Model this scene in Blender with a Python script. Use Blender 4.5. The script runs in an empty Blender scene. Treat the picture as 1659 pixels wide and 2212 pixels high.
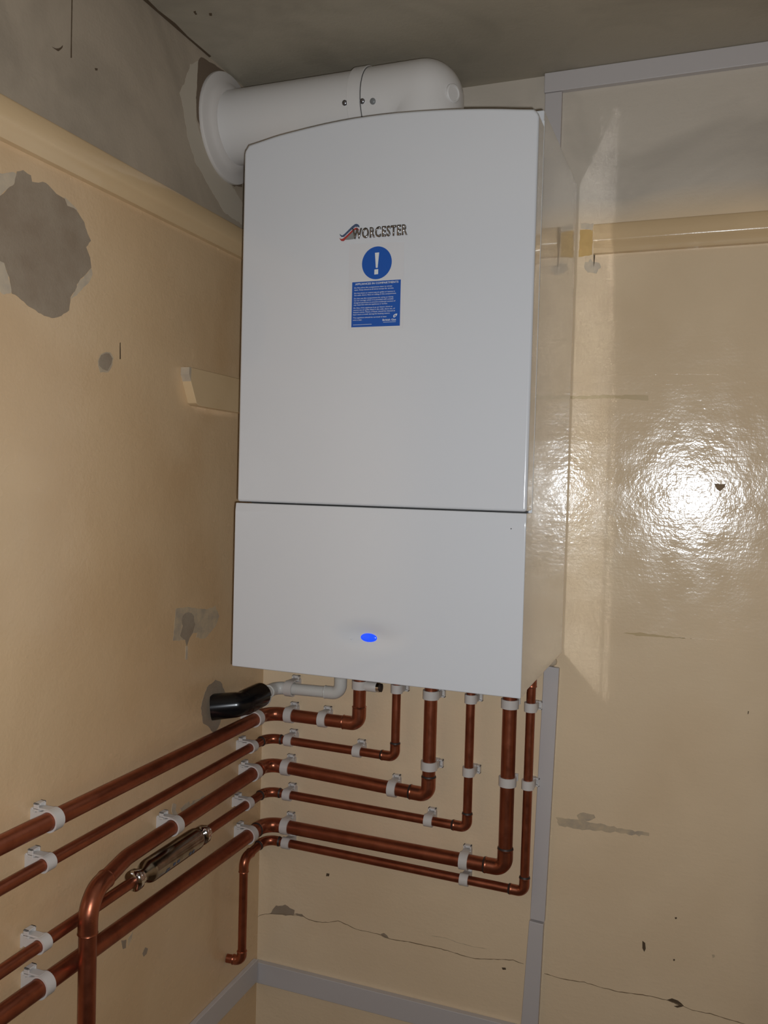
import bpy, bmesh, math, random
from mathutils import Vector, Matrix

C = bpy.context.scene.collection
SC = bpy.context.scene
PI = math.pi

# ------------------------------------------------------------------ camera
EYE = 1.6                                   # lens height above the floor
R = Matrix(((0.93404916, -0.03641257, 0.3552834),
            (0.35615726, 0.02105363, -0.93418882),
            (0.02653621, 0.99911504, 0.03263373)))
cd = bpy.data.cameras.new('camera')
cam = bpy.data.objects.new('camera', cd)
C.objects.link(cam)
cam.matrix_world = Matrix.Translation((0, 0, EYE)) @ R.to_4x4()
cd.sensor_fit = 'VERTICAL'
cd.sensor_height = 24.0
cd.lens = 24.0 * 1863.6 / 2212.0
cd.clip_start = 0.01
SC.camera = cam

# ------------------------------------------------------------------ light
W = bpy.data.worlds.new('world')
SC.world = W
W.use_nodes = True
W.node_tree.nodes['Background'].inputs[0].default_value = (1.0, 0.93, 0.86, 1)
W.node_tree.nodes['Background'].inputs[1].default_value = 0.02
FLASH_W = 8.4
ld = bpy.data.lights.new('phone_flash', 'AREA')          # the flash of the phone that took the photograph
ld.shape = 'DISK'
ld.size = 0.012
ld.energy = FLASH_W
ld.color = (0.885, 0.945, 1.0)
lo = bpy.data.objects.new('phone_flash', ld)
C.objects.link(lo)
lo.matrix_world = Matrix.Translation((0.012, 0.004, EYE - 0.012)) @ R.to_4x4()

SC.view_settings.view_transform = 'Standard'
SC.view_settings.look = 'None'
SC.view_settings.exposure = 0.0
SC.view_settings.gamma = 1.0
SC.view_settings.use_curve_mapping = False
SC.cycles.blur_glossy = 0.0
SC.cycles.caustics_reflective = True
SC.cycles.sample_clamp_indirect = 0.0
SC.cycles.diffuse_bounces = 2
SC.cycles.use_guiding = True
SC.cycles.use_surface_guiding = True
SC.cycles.surface_guiding_probability = 0.7
SC.cycles.guiding_training_samples = 64
SC.cycles.glossy_bounces = 2
SC.cycles.use_adaptive_sampling = True
SC.cycles.adaptive_threshold = 0.06
SC.cycles.adaptive_min_samples = 20
SC.cycles.use_denoising = True
SC.cycles.max_bounces = 4

# ------------------------------------------------------------------ room numbers (metres, z from the floor)
YW = 1.507      # back wall
XW = -0.82      # left wall
ZC = 2.311      # ceiling
XR = 0.95       # right wall
YF = -1.25      # wall behind the camera

# outlines of the marks on the walls, in metres: left wall (y, z), back wall (x, z), ceiling (x, y)
MARKS = {
'L_patch':[(0.845,1.9739),(0.8563,1.979),(0.8695,1.9775),(0.8713,1.9707),(0.8952,1.9774),(0.9149,1.97),(0.9295,1.9683),(0.9353,1.961),(0.9523,1.9597),(0.9682,1.9473),(0.9764,1.9336),(0.9826,1.9273),(0.9728,1.9153),(0.9811,1.9027),(0.9834,1.8898),(0.9717,1.8763),(0.9582,1.8652),(0.9528,1.8508),(0.9434,1.8409),(0.94,1.8219),(0.9254,1.8113),(0.9091,1.8057),(0.8897,1.807),(0.8691,1.813),(0.8395,1.8239),(0.8345,1.8419),(0.8264,1.8566),(0.8109,1.8645),(0.807,1.9262),(0.8312,1.9479),(0.8421,1.9586)],
'L_halo1':[(0.8006,1.9564),(0.8371,1.9712),(0.845,1.9739),(0.8421,1.9586),(0.8312,1.9479),(0.8011,1.922)],
'L_halo2':[(0.8021,1.8553),(0.82,1.8668),(0.8295,1.855),(0.8345,1.8395),(0.8401,1.824),(0.8239,1.8205),(0.8025,1.8275)],
'L_halo3':[(0.9834,1.8898),(0.9877,1.88),(0.9779,1.867),(0.9605,1.8498),(0.9435,1.8357),(0.9442,1.8411),(0.9528,1.8508),(0.9582,1.8652),(0.9717,1.8763)],
'L_halo4':[(0.9295,1.9695),(0.9427,1.9659),(0.9562,1.9596),(0.9504,1.9584),(0.9345,1.9603)],
'L_spot':[(1.0163,1.7763),(1.0255,1.7769),(1.032,1.771),(1.0299,1.7623),(1.0215,1.752),(1.0122,1.7531),(1.0042,1.7572),(1.0025,1.7622),(1.0072,1.7719)],
'L_spothalo':[(1.0162,1.7775),(1.0278,1.7788),(1.0351,1.773),(1.0323,1.7611),(1.0239,1.7493),(1.0067,1.7478),(1.0019,1.7554),(1.0006,1.7635),(1.0049,1.7731)],
'L_scratch':[(1.0484,1.7965),(1.05,1.7968),(1.0511,1.773),(1.0487,1.7722)],
'L_stain':[(1.2398,1.3741),(1.2499,1.3716),(1.2564,1.3661),(1.258,1.3559),(1.2607,1.3512),(1.2548,1.3391),(1.245,1.3306),(1.2379,1.3189),(1.2355,1.3179),(1.2313,1.3299),(1.2165,1.3379),(1.2232,1.3537),(1.2192,1.3648),(1.2214,1.3708),(1.2299,1.3742)],
'L_stainhalo':[(1.2018,1.3846),(1.2222,1.3848),(1.2521,1.381),(1.2993,1.3722),(1.3237,1.3751),(1.3384,1.3551),(1.3278,1.3385),(1.301,1.3247),(1.2851,1.3213),(1.2641,1.3276),(1.2689,1.3369),(1.2436,1.3337),(1.2313,1.3299),(1.2143,1.3312),(1.1975,1.3325),(1.1992,1.3544),(1.201,1.3708)],
'L_drip':[(1.2337,1.3182),(1.2397,1.3172),(1.2392,1.303),(1.239,1.2945),(1.233,1.2953),(1.2336,1.3054)],
'L_hole':[(1.3287,1.2413),(1.3487,1.2334),(1.3579,1.2176),(1.37,1.2042),(1.3793,1.1912),(1.3511,1.17),(1.3487,1.1584),(1.3432,1.1521),(1.3322,1.1458),(1.3182,1.151),(1.3096,1.1622),(1.2904,1.173),(1.2841,1.2011),(1.2902,1.2174),(1.3016,1.2342),(1.315,1.2373)],
'L_low1':[(1.0752,0.8917),(1.0875,0.8867),(1.0861,0.8749),(1.079,0.8762)],
'L_low1b':[(1.0911,0.8861),(1.1034,0.8915),(1.1001,0.8817),(1.0914,0.8745)],
'L_low2':[(1.1359,0.8511),(1.1428,0.8452),(1.14,0.8384),(1.1325,0.8375),(1.1286,0.8442)],
'L_smear':[(1.2024,1.0605),(1.215,1.055),(1.2132,1.0457),(1.2198,1.0361),(1.2073,1.0356),(1.2007,1.0501)],
'L_smear2':[(1.2258,1.0463),(1.297,1.0399),(1.375,1.0329),(1.3806,1.0202),(1.3068,1.0262),(1.2435,1.0302)],
'L_arc':[(1.2154,2.2739),(1.2377,2.2904),(1.2329,2.228),(1.2354,2.1908),(1.263,2.1564),(1.3135,2.128),(1.3597,2.1194),(1.3878,2.1039),(1.3894,2.0656),(1.3286,2.0686),(1.2898,2.0901),(1.2348,2.1236),(1.211,2.1561),(1.1986,2.1949),(1.187,2.2148),(1.2024,2.2462)],
'L_line':[(0.9373,2.2364),(0.9392,2.2374),(0.9389,2.181),(0.9394,2.1567),(0.9372,2.1556),(0.9373,2.1854)],
'L_sp1':[(0.9852,2.1635),(0.9912,2.1657),(0.99,2.1625),(0.986,2.1612)],
'L_sp2':[(0.9023,2.1534),(0.9148,2.1568),(0.9226,2.1643),(0.9212,2.1611),(0.9141,2.1535)],
'B_chip':[(-0.7923,0.7393),(-0.7861,0.7493),(-0.7809,0.7576),(-0.7597,0.7629),(-0.7395,0.7564),(-0.7409,0.7499),(-0.7226,0.7536),(-0.7193,0.7476),(-0.7382,0.748),(-0.7539,0.7438),(-0.7698,0.7415),(-0.7805,0.7408)],
'B_chip2':[(-0.5569,0.7488),(-0.5502,0.7512),(-0.5438,0.7479),(-0.5403,0.7432),(-0.5485,0.7432),(-0.5549,0.7446)],
'B_crack':[(-0.8393,0.7042),(-0.8287,0.7201),(-0.8153,0.7312),(-0.7912,0.74),(-0.7646,0.7441),(-0.7199,0.7485),(-0.7068,0.7454),(-0.6912,0.7439),(-0.6656,0.7478),(-0.6455,0.7553),(-0.6252,0.7516),(-0.6051,0.7465),(-0.5853,0.7474),(-0.5584,0.7471),(-0.5364,0.7426),(-0.5029,0.7453),(-0.4699,0.7456),(-0.4373,0.746),(-0.4005,0.7429),(-0.3734,0.7423),(-0.338,0.7489),(-0.3031,0.755),(-0.2835,0.7525)],
'B_crack_b':[(-0.4565,0.7667),(-0.4287,0.7681),(-0.4057,0.7641),(-0.3785,0.7634),(-0.3517,0.7648)],
'B_crack2':[(-0.2476,0.7433),(-0.2222,0.7422),(-0.2015,0.7418),(-0.1783,0.7443),(-0.1436,0.7419),(-0.1208,0.7414),(-0.0928,0.7437),(-0.0625,0.7465),(-0.0406,0.7454),(-0.0188,0.7425),(0.0,0.7385),(0.0265,0.7393),(0.0501,0.7366),(0.0837,0.7351)],
'B_chip3':[(-0.042,0.7456),(-0.0326,0.7502),(-0.0244,0.7484),(-0.0135,0.7424),(-0.024,0.7361),(-0.03,0.7375),(-0.0215,0.7419),(-0.0324,0.7436)],
'B_scar':[(-0.236,1.0263),(-0.2198,1.026),(-0.1994,1.0279),(-0.179,1.0253),(-0.1533,1.0257),(-0.1193,1.0235),(-0.097,1.0229),(-0.0805,1.0237),(-0.0803,1.0182),(-0.0968,1.0165),(-0.1303,1.0157),(-0.1586,1.0139),(-0.1988,1.01),(-0.2311,1.0115)],
'B_ring':[(-0.1996,1.0338),(-0.1954,1.039),(-0.1824,1.0411),(-0.1709,1.0394),(-0.1684,1.0345),(-0.1734,1.0301),(-0.1848,1.0264),(-0.1965,1.0274)],
'B_dash':[(-0.0839,0.8377),(-0.0794,0.8349),(-0.0779,0.825),(-0.0802,0.8192),(-0.084,0.8251)],
'B_d1':[(-0.0337,0.8173),(-0.031,0.8179),(-0.0309,0.8151),(-0.0335,0.8145)],
'B_d2':[(0.026,0.8387),(0.0302,0.8391),(0.0308,0.8358),(0.0278,0.8334)],
'B_d3':[(-0.0338,0.8888),(-0.0306,0.8894),(-0.0305,0.8866),(-0.0331,0.886)],
'B_d4':[(0.0659,1.2484),(0.0674,1.248),(0.0666,1.2435),(0.0656,1.2434)],
'B_d5':[(-0.6723,0.8433),(-0.6661,0.8435),(-0.667,0.8387),(-0.6731,0.8375)],
'B_d6':[(-0.3235,0.7368),(-0.3165,0.738),(-0.3155,0.7347),(-0.3216,0.7333)],
'B_stroke':[(-0.2934,1.7609),(-0.2255,1.759),(-0.1807,1.7607),(-0.107,1.7596),(-0.1066,1.7507),(-0.1583,1.7545),(-0.2254,1.7544),(-0.2932,1.7539)],
'B_stroke2':[(-0.1337,1.3588),(-0.1065,1.3612),(-0.0742,1.3592),(-0.0214,1.3577),(-0.074,1.3558),(-0.1117,1.3553)],
'B_chip4':[(0.0015,1.6142),(0.018,1.6146),(0.0177,1.6092),(0.0113,1.6027),(0.0056,1.6061)],
'B_ochre':[(-0.2283,2.0422),(-0.2069,2.0418),(-0.2067,1.9987),(-0.2293,1.9964)],
'B_splash':[(-0.2188,1.9868),(-0.2089,1.9912),(-0.1937,1.9851),(-0.1908,1.9748),(-0.2006,1.9678),(-0.2132,1.9699),(-0.2198,1.9767)],
'B_pale':[(-0.2279,2.0447),(-0.2282,2.0537),(-0.2072,2.0514),(-0.2076,2.0406)],
'B_r1':[(-0.2945,1.7958),(-0.1986,1.7957),(-0.1162,1.794),(-0.0371,1.7935),(0.0115,1.792)],
'B_r2':[(-0.2435,1.7842),(-0.1592,1.7808),(-0.0889,1.7779),(-0.0468,1.7762),(0.0095,1.778),(0.0741,1.7774)],
'B_r3':[(-0.0558,1.365),(-0.0318,1.3579),(-0.0059,1.3583),(0.0146,1.3593),(0.035,1.3578)],
'C_sp1':[(-0.7661,1.1406),(-0.7617,1.1392),(-0.7641,1.1482),(-0.7679,1.1487)],
'C_sp2':[(-0.7456,1.1519),(-0.7407,1.1523),(-0.7449,1.159),(-0.7487,1.1578)],
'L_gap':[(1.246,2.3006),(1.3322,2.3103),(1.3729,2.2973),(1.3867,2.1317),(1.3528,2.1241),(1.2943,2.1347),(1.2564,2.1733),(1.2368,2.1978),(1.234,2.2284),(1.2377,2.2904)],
}

# ------------------------------------------------------------------ materials
def lin(r, g, b):
    f = lambda c: (c / 255 / 12.92) if c / 255 <= 0.04045 else ((c / 255 + 0.055) / 1.055) ** 2.4
    return (f(r), f(g), f(b), 1)

def mat(name, col, rough=0.5, metal=0.0, spec=0.5, emit=None, estr=0, coat=0.0):
    m = bpy.data.materials.new(name)
    m.use_nodes = True
    b = m.node_tree.nodes['Principled BSDF']
    b.inputs['Base Color'].default_value = col
    b.inputs['Roughness'].default_value = rough
    b.inputs['Metallic'].default_value = metal
    b.inputs['Specular IOR Level'].default_value = spec
    b.inputs['Coat Weight'].default_value = coat
    b.inputs['Coat Roughness'].default_value = 0.05
    if emit:
        b.inputs['Emission Color'].default_value = emit
        b.inputs['Emission Strength'].default_value = estr
    return m

class NT:
    def __init__(s, m):
        s.t = m.node_tree
        s.b = s.t.nodes['Principled BSDF']
        s.co = s.t.nodes.new('ShaderNodeTexCoord').outputs['Object']
    def link(s, a, b):
        s.t.links.new(a, b)
    def mapped(s, scale):
        n = s.t.nodes.new('ShaderNodeMapping')
        n.inputs['Scale'].default_value = scale
        s.link(s.co, n.inputs['Vector'])
        return n.outputs[0]
    def noise(s, scale, detail=2, rough=0.5, vec=None, dist=0.0):
        n = s.t.nodes.new('ShaderNodeTexNoise')
        n.inputs['Scale'].default_value = scale
        n.inputs['Detail'].default_value = detail
        n.inputs['Roughness'].default_value = rough
        n.inputs['Distortion'].default_value = dist
        s.link(vec or s.co, n.inputs['Vector'])
        return n.outputs['Fac']
    def ramp(s, fac, a, b, c0=0.0, c1=1.0):
        n = s.t.nodes.new('ShaderNodeMapRange')
        n.inputs['From Min'].default_value = a
        n.inputs['From Max'].default_value = b
        n.inputs['To Min'].default_value = c0
        n.inputs['To Max'].default_value = c1
        s.link(fac, n.inputs['Value'])
        return n.outputs[0]
    def mix(s, fac, a, b):
        n = s.t.nodes.new('ShaderNodeMix')
        n.data_type = 'RGBA'
        for v, i in ((fac, n.inputs[0]), (a, n.inputs[6]), (b, n.inputs[7])):
            if hasattr(v, 'is_output'):
                s.link(v, i)
            else:
                i.default_value = v
        return n.outputs[2]
    def math(s, op, a, b=0.0):
        n = s.t.nodes.new('ShaderNodeMath')
        n.operation = op
        for v, i in ((a, n.inputs[0]), (b, n.inputs[1])):
            if hasattr(v, 'is_output'):
                s.link(v, i)
            else:
                i.default_value = v
        return n.outputs[0]
    def z(s):
        n = s.t.nodes.new('ShaderNodeSeparateXYZ')
        s.link(s.co, n.inputs[0])
        return n.outputs
    def bump(s, h, dist, strength=1.0):
        n = s.t.nodes.new('ShaderNodeBump')
        n.inputs['Distance'].default_value = dist
        n.inputs['Strength'].default_value = strength
        s.link(h, n.inputs['Height'])
        s.link(n.outputs[0], s.b.inputs['Normal'])

def wall_paint(name, cream, stain, matt, zsplit, soft=0.03, stain_amt=0.6, gloss=0.12, lump=0.00026, tilt=0.0):
    """old cream gloss paint below the rail, bare matt distemper above it"""
    m = mat(name, cream, 0.2)
    n = NT(m)
    a = n.ramp(n.noise(2.6, 2, 0.55, dist=0.6), 0.42, 0.68, 0, stain_amt)
    c1 = n.mix(a, cream, stain)
    b = n.ramp(n.noise(9.0, 1, 0.6), 0.5, 0.75, 0, 0.30)
    c1 = n.mix(b, c1, tuple(min(1, v * 1.1) for v in cream[:3]) + (1,))
    dk = tuple(v * 0.80 for v in matt[:3]) + (1,)
    c2 = n.mix(n.ramp(n.noise(4.0, 3, 0.65, dist=1.0), 0.42, 0.66, 0, 1), matt, dk)
    zz = n.z()[2]
    wob = n.math('MULTIPLY', n.noise(5.0, 1), 0.10)
    f = n.ramp(n.math('ADD', zz, wob), zsplit, zsplit + soft)
    n.link(n.mix(f, c1, c2), n.b.inputs['Base Color'])
    rg = n.ramp(n.noise(30, 0), 0.3, 0.7, gloss, gloss + 0.08)
    r = n.t.nodes.new('ShaderNodeMix')
    r.data_type = 'FLOAT'
    n.link(f, r.inputs[0]); n.link(rg, r.inputs[2]); r.inputs[3].default_value = 0.62
    n.link(r.outputs[0], n.b.inputs['Roughness'])
    h = n.math('ADD', n.noise(210, 1, 0.6), n.math('MULTIPLY', n.noise(42, 1), 1.8))
    h = n.math('ADD', h, n.math('MULTIPLY', n.noise(230, 0, 0.5, n.mapped((0.18, 0.18, 1.0))), 0.45))
    if tilt:      # the plaster is not quite flat: it leans a little along x
        h = n.math('ADD', h, n.math('MULTIPLY', n.z()[0], -tilt / lump))
    n.bump(h, lump)
    return m

CREAM = lin(237, 210, 174)
STAIN = lin(210, 170, 124)
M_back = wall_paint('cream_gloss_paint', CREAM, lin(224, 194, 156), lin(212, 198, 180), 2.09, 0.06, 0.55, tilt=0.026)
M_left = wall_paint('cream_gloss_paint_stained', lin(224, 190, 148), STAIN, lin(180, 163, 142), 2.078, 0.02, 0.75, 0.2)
M_rail = wall_paint('cream_gloss_moulding', lin(226, 194, 150), lin(212, 176, 130), CREAM, 5.0, 0.02, 0.5, 0.14, 0.0001)
M_ceil = wall_paint('ceiling_distemper', lin(150, 136, 112), lin(132, 118, 96), lin(178, 166, 146), 0.0, 0.05, 0.8, 0.6)
M_floor = mat('floor_boards', lin(110, 84, 60), 0.6)
M_plaster = mat('bare_grey_plaster', lin(165, 147, 124), 0.85)
nn = NT(M_plaster)
nn.link(nn.mix(nn.ramp(nn.noise(18, 4, 0.6), 0.35, 0.7), lin(150, 130, 108), lin(166, 148, 126)), nn.b.inputs['Base Color'])
nn.bump(nn.noise(300, 3), 0.0004)
M_filler = mat('pale_filler', lin(196, 184, 168), 0.7)
nn = NT(M_filler)
nn.link(nn.mix(nn.ramp(nn.noise(60, 4, 0.6), 0.35, 0.7), lin(208, 187, 158), lin(190, 172, 150)), nn.b.inputs['Base Color'])
M_greysmear = mat('grey_smear', lin(172, 152, 126), 0.5)
nn = NT(M_greysmear)
nn.link(nn.mix(nn.ramp(nn.noise(40, 4, 0.6), 0.4, 0.65), lin(206, 182, 148), lin(178, 160, 138)), nn.b.inputs['Base Color'])
M_faint = mat('faint_crack', lin(136, 112, 84), 0.8)
M_arc = mat('skimmed_plaster', lin(196, 182, 162), 0.8)
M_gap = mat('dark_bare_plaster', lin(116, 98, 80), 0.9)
M_crack = mat('crack_dirt', lin(92, 74, 54), 0.9)
M_ochre = mat('old_ochre_paint', lin(208, 168, 104), 0.35)
M_stroke = mat('brown_paint_stroke', lin(204, 176, 130), 0.3)

def gloss_white(name, col, rough=0.13, peel=0.00001):
    m = mat(name, col, rough, coat=1.0)
    m.node_tree.nodes['Principled BSDF'].inputs['Coat Roughness'].default_value = 0.04
    n = NT(m)
    n.bump(n.noise(420, 2), peel)
    return m
M_case = gloss_white('white_enamel', (0.66, 0.66, 0.675, 1), 0.17)
M_flue = mat('white_flue_enamel', (0.73, 0.69, 0.655, 1), 0.32)
M_flange = mat('white_rubber_flange', (0.70, 0.64, 0.59, 1), 0.5)
M_clip = mat('white_nylon', (0.70, 0.64, 0.59, 1), 0.42)
M_pvc = mat('white_overflow_plastic', (0.68, 0.65, 0.60, 1), 0.35)
M_trunk = mat('grey_white_trunking_plastic', (0.59, 0.535, 0.51, 1), 0.4)
M_black = mat('black_rubber', (0.006, 0.006, 0.007, 1), 0.22)
M_dark = mat('dark_gap', (0.03, 0.028, 0.026, 1), 0.6)
M_chrome = mat('chrome', (0.72, 0.70, 0.68, 1), 0.12, 1.0)
M_badge = mat('dark_chrome', (0.30, 0.28, 0.27, 1), 0.2, 0.9)
M_screw = mat('zinc_screw', (0.30, 0.30, 0.32, 1), 0.28, 1.0)
M_led = mat('blue_lamp_lens', (0.02, 0.06, 0.6, 1), 0.2, emit=(0.008, 0.07, 1.0, 1), estr=0.85)
M_blue = mat('print_blue', lin(28, 84, 168), 0.35)
M_swblue = mat('badge_blue', lin(70, 84, 112), 0.3)
M_swred = mat('badge_red', lin(170, 60, 56), 0.3)
M_swgrey = mat('badge_grey', lin(130, 130, 128), 0.35)
M_label = mat('clear_label_film', (0.64, 0.625, 0.63, 1), 0.32)
M_print = mat('print_white', (0.7, 0.7, 0.7, 1), 0.4)
M_solder = mat('burnt_flux', (0.055, 0.04, 0.035, 1), 0.5, 0.4)
M_wood = mat('red_brown_timber', lin(120, 62, 44), 0.4)

def copper(name, c1, c2, rough):
    m = mat(name, c1, rough, 0.9)
    n = NT(m)
    n.link(n.mix(n.ramp(n.noise(22, 4, 0.6, dist=0.5), 0.4, 0.66), c1, c2), n.b.inputs['Base Color'])
    n.link(n.ramp(n.noise(60, 3), 0.3, 0.7, rough - 0.06, rough + 0.08), n.b.inputs['Roughness'])
    return m
M_cu = copper('tarnished_copper', (0.40, 0.125, 0.065, 1), (0.30, 0.088, 0.045, 1), 0.38)
M_cufit = copper('copper_fitting', (0.46, 0.155, 0.085, 1), (0.36, 0.115, 0.06, 1), 0.32)
M_inhib = mat('brushed_chrome', (0.34, 0.30, 0.25, 1), 0.20, 1.0)
nn = NT(M_inhib)
nn.link(nn.mix(nn.ramp(nn.noise(40, 3), 0.4, 0.65), (0.42, 0.38, 0.33, 1), (0.26, 0.22, 0.18, 1)), nn.b.inputs['Base Color'])

# ------------------------------------------------------------------ helpers
def link_mesh(name, bm, mats, parent=None, smooth=False, recalc=True):
    if recalc:
        bmesh.ops.recalc_face_normals(bm, faces=bm.faces[:])
    me = bpy.data.meshes.new(name)
    bm.to_mesh(me); bm.free()
    for m in (mats if isinstance(mats, (list, tuple)) else [mats]):
        me.materials.append(m)
    if smooth:
        for p in me.polygons:
            p.use_smooth = True
        me.set_sharp_from_angle(angle=math.radians(38))
    o = bpy.data.objects.new(name, me)
    C.objects.link(o)
    if parent:
        o.parent = parent
        o.matrix_parent_inverse = parent.matrix_world.inverted()
    return o

def tag(o, label=None, cat=None, group=None, kind=None):
    if label: o['label'] = label
    if cat: o['category'] = cat
    if group: o['group'] = group
    if kind: o['kind'] = kind
    return o

def thing(name, loc, label, cat, group=None):
    o = bpy.data.objects.new(name, None)
    o.empty_display_size = 0.02
    C.objects.link(o)
    o.matrix_world = Matrix.Translation(loc)
    return tag(o, label, cat, group)

def box(bm, x0, x1, y0, y1, z0, z1, mi=0, M=None):
    vs = [bm.verts.new((x, y, z)) for x in (x0, x1) for y in (y0, y1) for z in (z0, z1)]
    for q in ((0, 1, 3, 2), (4, 6, 7, 5), (0, 4, 5, 1), (2, 3, 7, 6), (0, 2, 6, 4), (1, 5, 7, 3)):
        bm.faces.new([vs[i] for i in q]).material_index = mi
    if M is not None:
        for v in vs: v.co = M @ v.co
    return vs

def bevel_mod(o, w, seg=3, ang=35):
    m = o.modifiers.new('bevel', 'BEVEL')
    m.width = w; m.segments = seg
    m.limit_method = 'ANGLE'; m.angle_limit = math.radians(ang)
    for p in o.data.polygons: p.use_smooth = True
    m.harden_normals = True
    return o

def fillet(pts, rad, n=10):
    pts = [Vector(p) for p in pts]
    if not isinstance(rad, (list, tuple)):
        rad = [rad] * (len(pts) - 2)
    out = [pts[0]]
    for i in range(1, len(pts) - 1):
        a, b, c = pts[i - 1], pts[i], pts[i + 1]
        d1 = (a - b).normalized(); d2 = (c - b).normalized()
        ang = d1.angle(d2)
        r = rad[i - 1]
        if ang > PI - 0.02 or r <= 0:
            out.append(b); continue
        t = min(r / math.tan(ang / 2), (a - b).length * 0.95, (c - b).length * 0.95)
        r = t * math.tan(ang / 2)
        cen = b + (d1 + d2).normalized() * (r / math.sin(ang / 2))
        p0 = b + d1 * t - cen; p1 = b + d2 * t - cen
        tot = p0.angle(p1)
        ax = p0.cross(p1).normalized()
        for k in range(n + 1):
            out.append(cen + Matrix.Rotation(tot * k / n, 3, ax) @ p0)
    out.append(pts[-1])
    return out

def sweep(bm, path, rad, n=32, caps=True, mi=0):
    """rad: number or list per path point"""
    path = [Vector(p) for p in path]
    if not isinstance(rad, (list, tuple)): rad = [rad] * len(path)
    rings = []
    up = None
    for i, p in enumerate(path):
        if i == 0: t = path[1] - p
        elif i == len(path) - 1: t = p - path[i - 1]
        else: t = (path[i + 1] - p).normalized() + (p - path[i - 1]).normalized()
        t = t.normalized()
        if up is None:
            up = t.orthogonal().normalized()
        up = (up - t * up.dot(t)).normalized()
        s = t.cross(up)
        rings.append([bm.verts.new(p + (up * math.cos(2 * PI * k / n) + s * math.sin(2 * PI * k / n)) * rad[i]) for k in range(n)])
    for a, b in zip(rings, rings[1:]):
        for k in range(n):
            bm.faces.new((a[k], a[(k + 1) % n], b[(k + 1) % n], b[k])).material_index = mi
    if caps:
        bm.faces.new(rings[0][::-1]).material_index = mi
        bm.faces.new(rings[-1]).material_index = mi

def lathe_along(bm, a, d, prof, n=32):
    """prof: (distance along d, radius)"""
    a = Vector(a); d = Vector(d).normalized()
    sweep_pts = [a + d * t for t, r in prof]
    up = d.orthogonal().normalized(); s = d.cross(up)
    rings = []
    for (t, r), p in zip(prof, sweep_pts):
        rings.append([bm.verts.new(p + (up * math.cos(2 * PI * k / n) + s * math.sin(2 * PI * k / n)) * max(r, 1e-5)) for k in range(n)])
    for x, y in zip(rings, rings[1:]):
        for k in range(n):
            bm.faces.new((x[k], x[(k + 1) % n], y[(k + 1) % n], y[k]))
    bm.faces.new(rings[0][::-1]); bm.faces.new(rings[-1])

def jag(pts, rnd, amp=0.0012, step=0.004):
    out = []
    for i, p in enumerate(pts):
        q = pts[(i + 1) % len(pts)]
        L = math.hypot(q[0] - p[0], q[1] - p[1])
        k = max(1, min(14, int(L / step)))
        for j in range(k):
            t = j / k
            out.append((p[0] + (q[0] - p[0]) * t + rnd.uniform(-amp, amp), p[1] + (q[1] - p[1]) * t + rnd.uniform(-amp, amp)))
    return out

def ribbon(pts, w, rnd, close_w=True):
    """a thin irregular strip along an open line, as an outline"""
    fine = []
    for p, q in zip(pts, pts[1:]):
        k = max(1, int(math.hypot(q[0] - p[0], q[1] - p[1]) / 0.006))
        for j in range(k):
            t = j / k
            fine.append((p[0] + (q[0] - p[0]) * t, p[1] + (q[1] - p[1]) * t + rnd.uniform(-w, w) * 0.9))
    fine.append(pts[-1])
    up, dn = [], []
    for i, p in enumerate(fine):
        h = w * rnd.uniform(0.25, 1.0) * (0.15 if i in (0, len(fine) - 1) else 1)
        up.append((p[0], p[1] + h)); dn.append((p[0], p[1] - h))
    return up + dn[::-1]

def flat_poly(bm, pts2, to3, off, mi, th=0.0002):
    """thin raised patch of paint or filler on a wall: pts2 in wall coordinates"""
    top = [bm.verts.new(to3(u, v, off)) for u, v in pts2]
    bot = [bm.verts.new(to3(u, v, -0.0005)) for u, v in pts2]
    n = len(top)
    f = bm.faces.new(top); f.material_index = mi
    for i in range(n):
        bm.faces.new((top[i], bot[i], bot[(i + 1) % n], top[(i + 1) % n])).material_index = mi

def prism(bm, outline, to3, d0, d1, mi=0):
    a = [bm.verts.new(to3(u, v, d0)) for u, v in outline]
    b = [bm.verts.new(to3(u, v, d1)) for u, v in outline]
    n = len(a)
    bm.faces.new(a).material_index = mi; bm.faces.new(b[::-1]).material_index = mi
    for i in range(n):
        bm.faces.new((a[i], b[i], b[(i + 1) % n], a[(i + 1) % n])).material_index = mi

# ------------------------------------------------------------------ the room
rnd = random.Random(4)
onL = lambda u, v, d: Vector((XW + d, u, v))       # u = y, v = z
onB = lambda u, v, d: Vector((u, YW - d, v))       # u = x, v = z
onC = lambda u, v, d: Vector((u, v, ZC - d))

bm = bmesh.new()
box(bm, XW - 0.1, XR + 0.1, YW, YW + 0.1, -0.0, ZC + 0.05)
mi = {'plaster': 1, 'filler': 2, 'crack': 3, 'ochre': 4, 'stroke': 5, 'smear': 6, 'faint': 7, 'arc': 7, 'gap': 8, 'paint': 0}
P = lambda k: MARKS[k]
for k, m, off, amp in (('B_chip', 'plaster', .0004, .0012), ('B_chip2', 'plaster', .0004, .0006), ('B_chip3', 'crack', .0004, .0007),
                       ('B_scar', 'smear', .0003, .0016), ('B_ring', 'smear', .0005, .001), ('B_dash', 'crack', .0005, .0004),
                       ('B_d1', 'crack', .0005, .0002), ('B_d2', 'smear', .0005, .0003), ('B_d3', 'crack', .0005, .0002), ('B_d4', 'crack', .0005, .0001),
                       ('B_d5', 'crack', .0005, .0002), ('B_d6', 'crack', .0005, .0002), ('B_stroke', 'stroke', .0003, .0008),
                       ('B_stroke2', 'stroke', .0003, .0006), ('B_chip4', 'faint', .0005, .0006), ('B_ochre', 'ochre', .0004, .0006),
                       ('B_splash', 'filler', .0004, .0025), ('B_pale', 'filler', .0005, .0012)):
    flat_poly(bm, jag(P(k), rnd, amp, .005), onB, off, mi[m])
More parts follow.
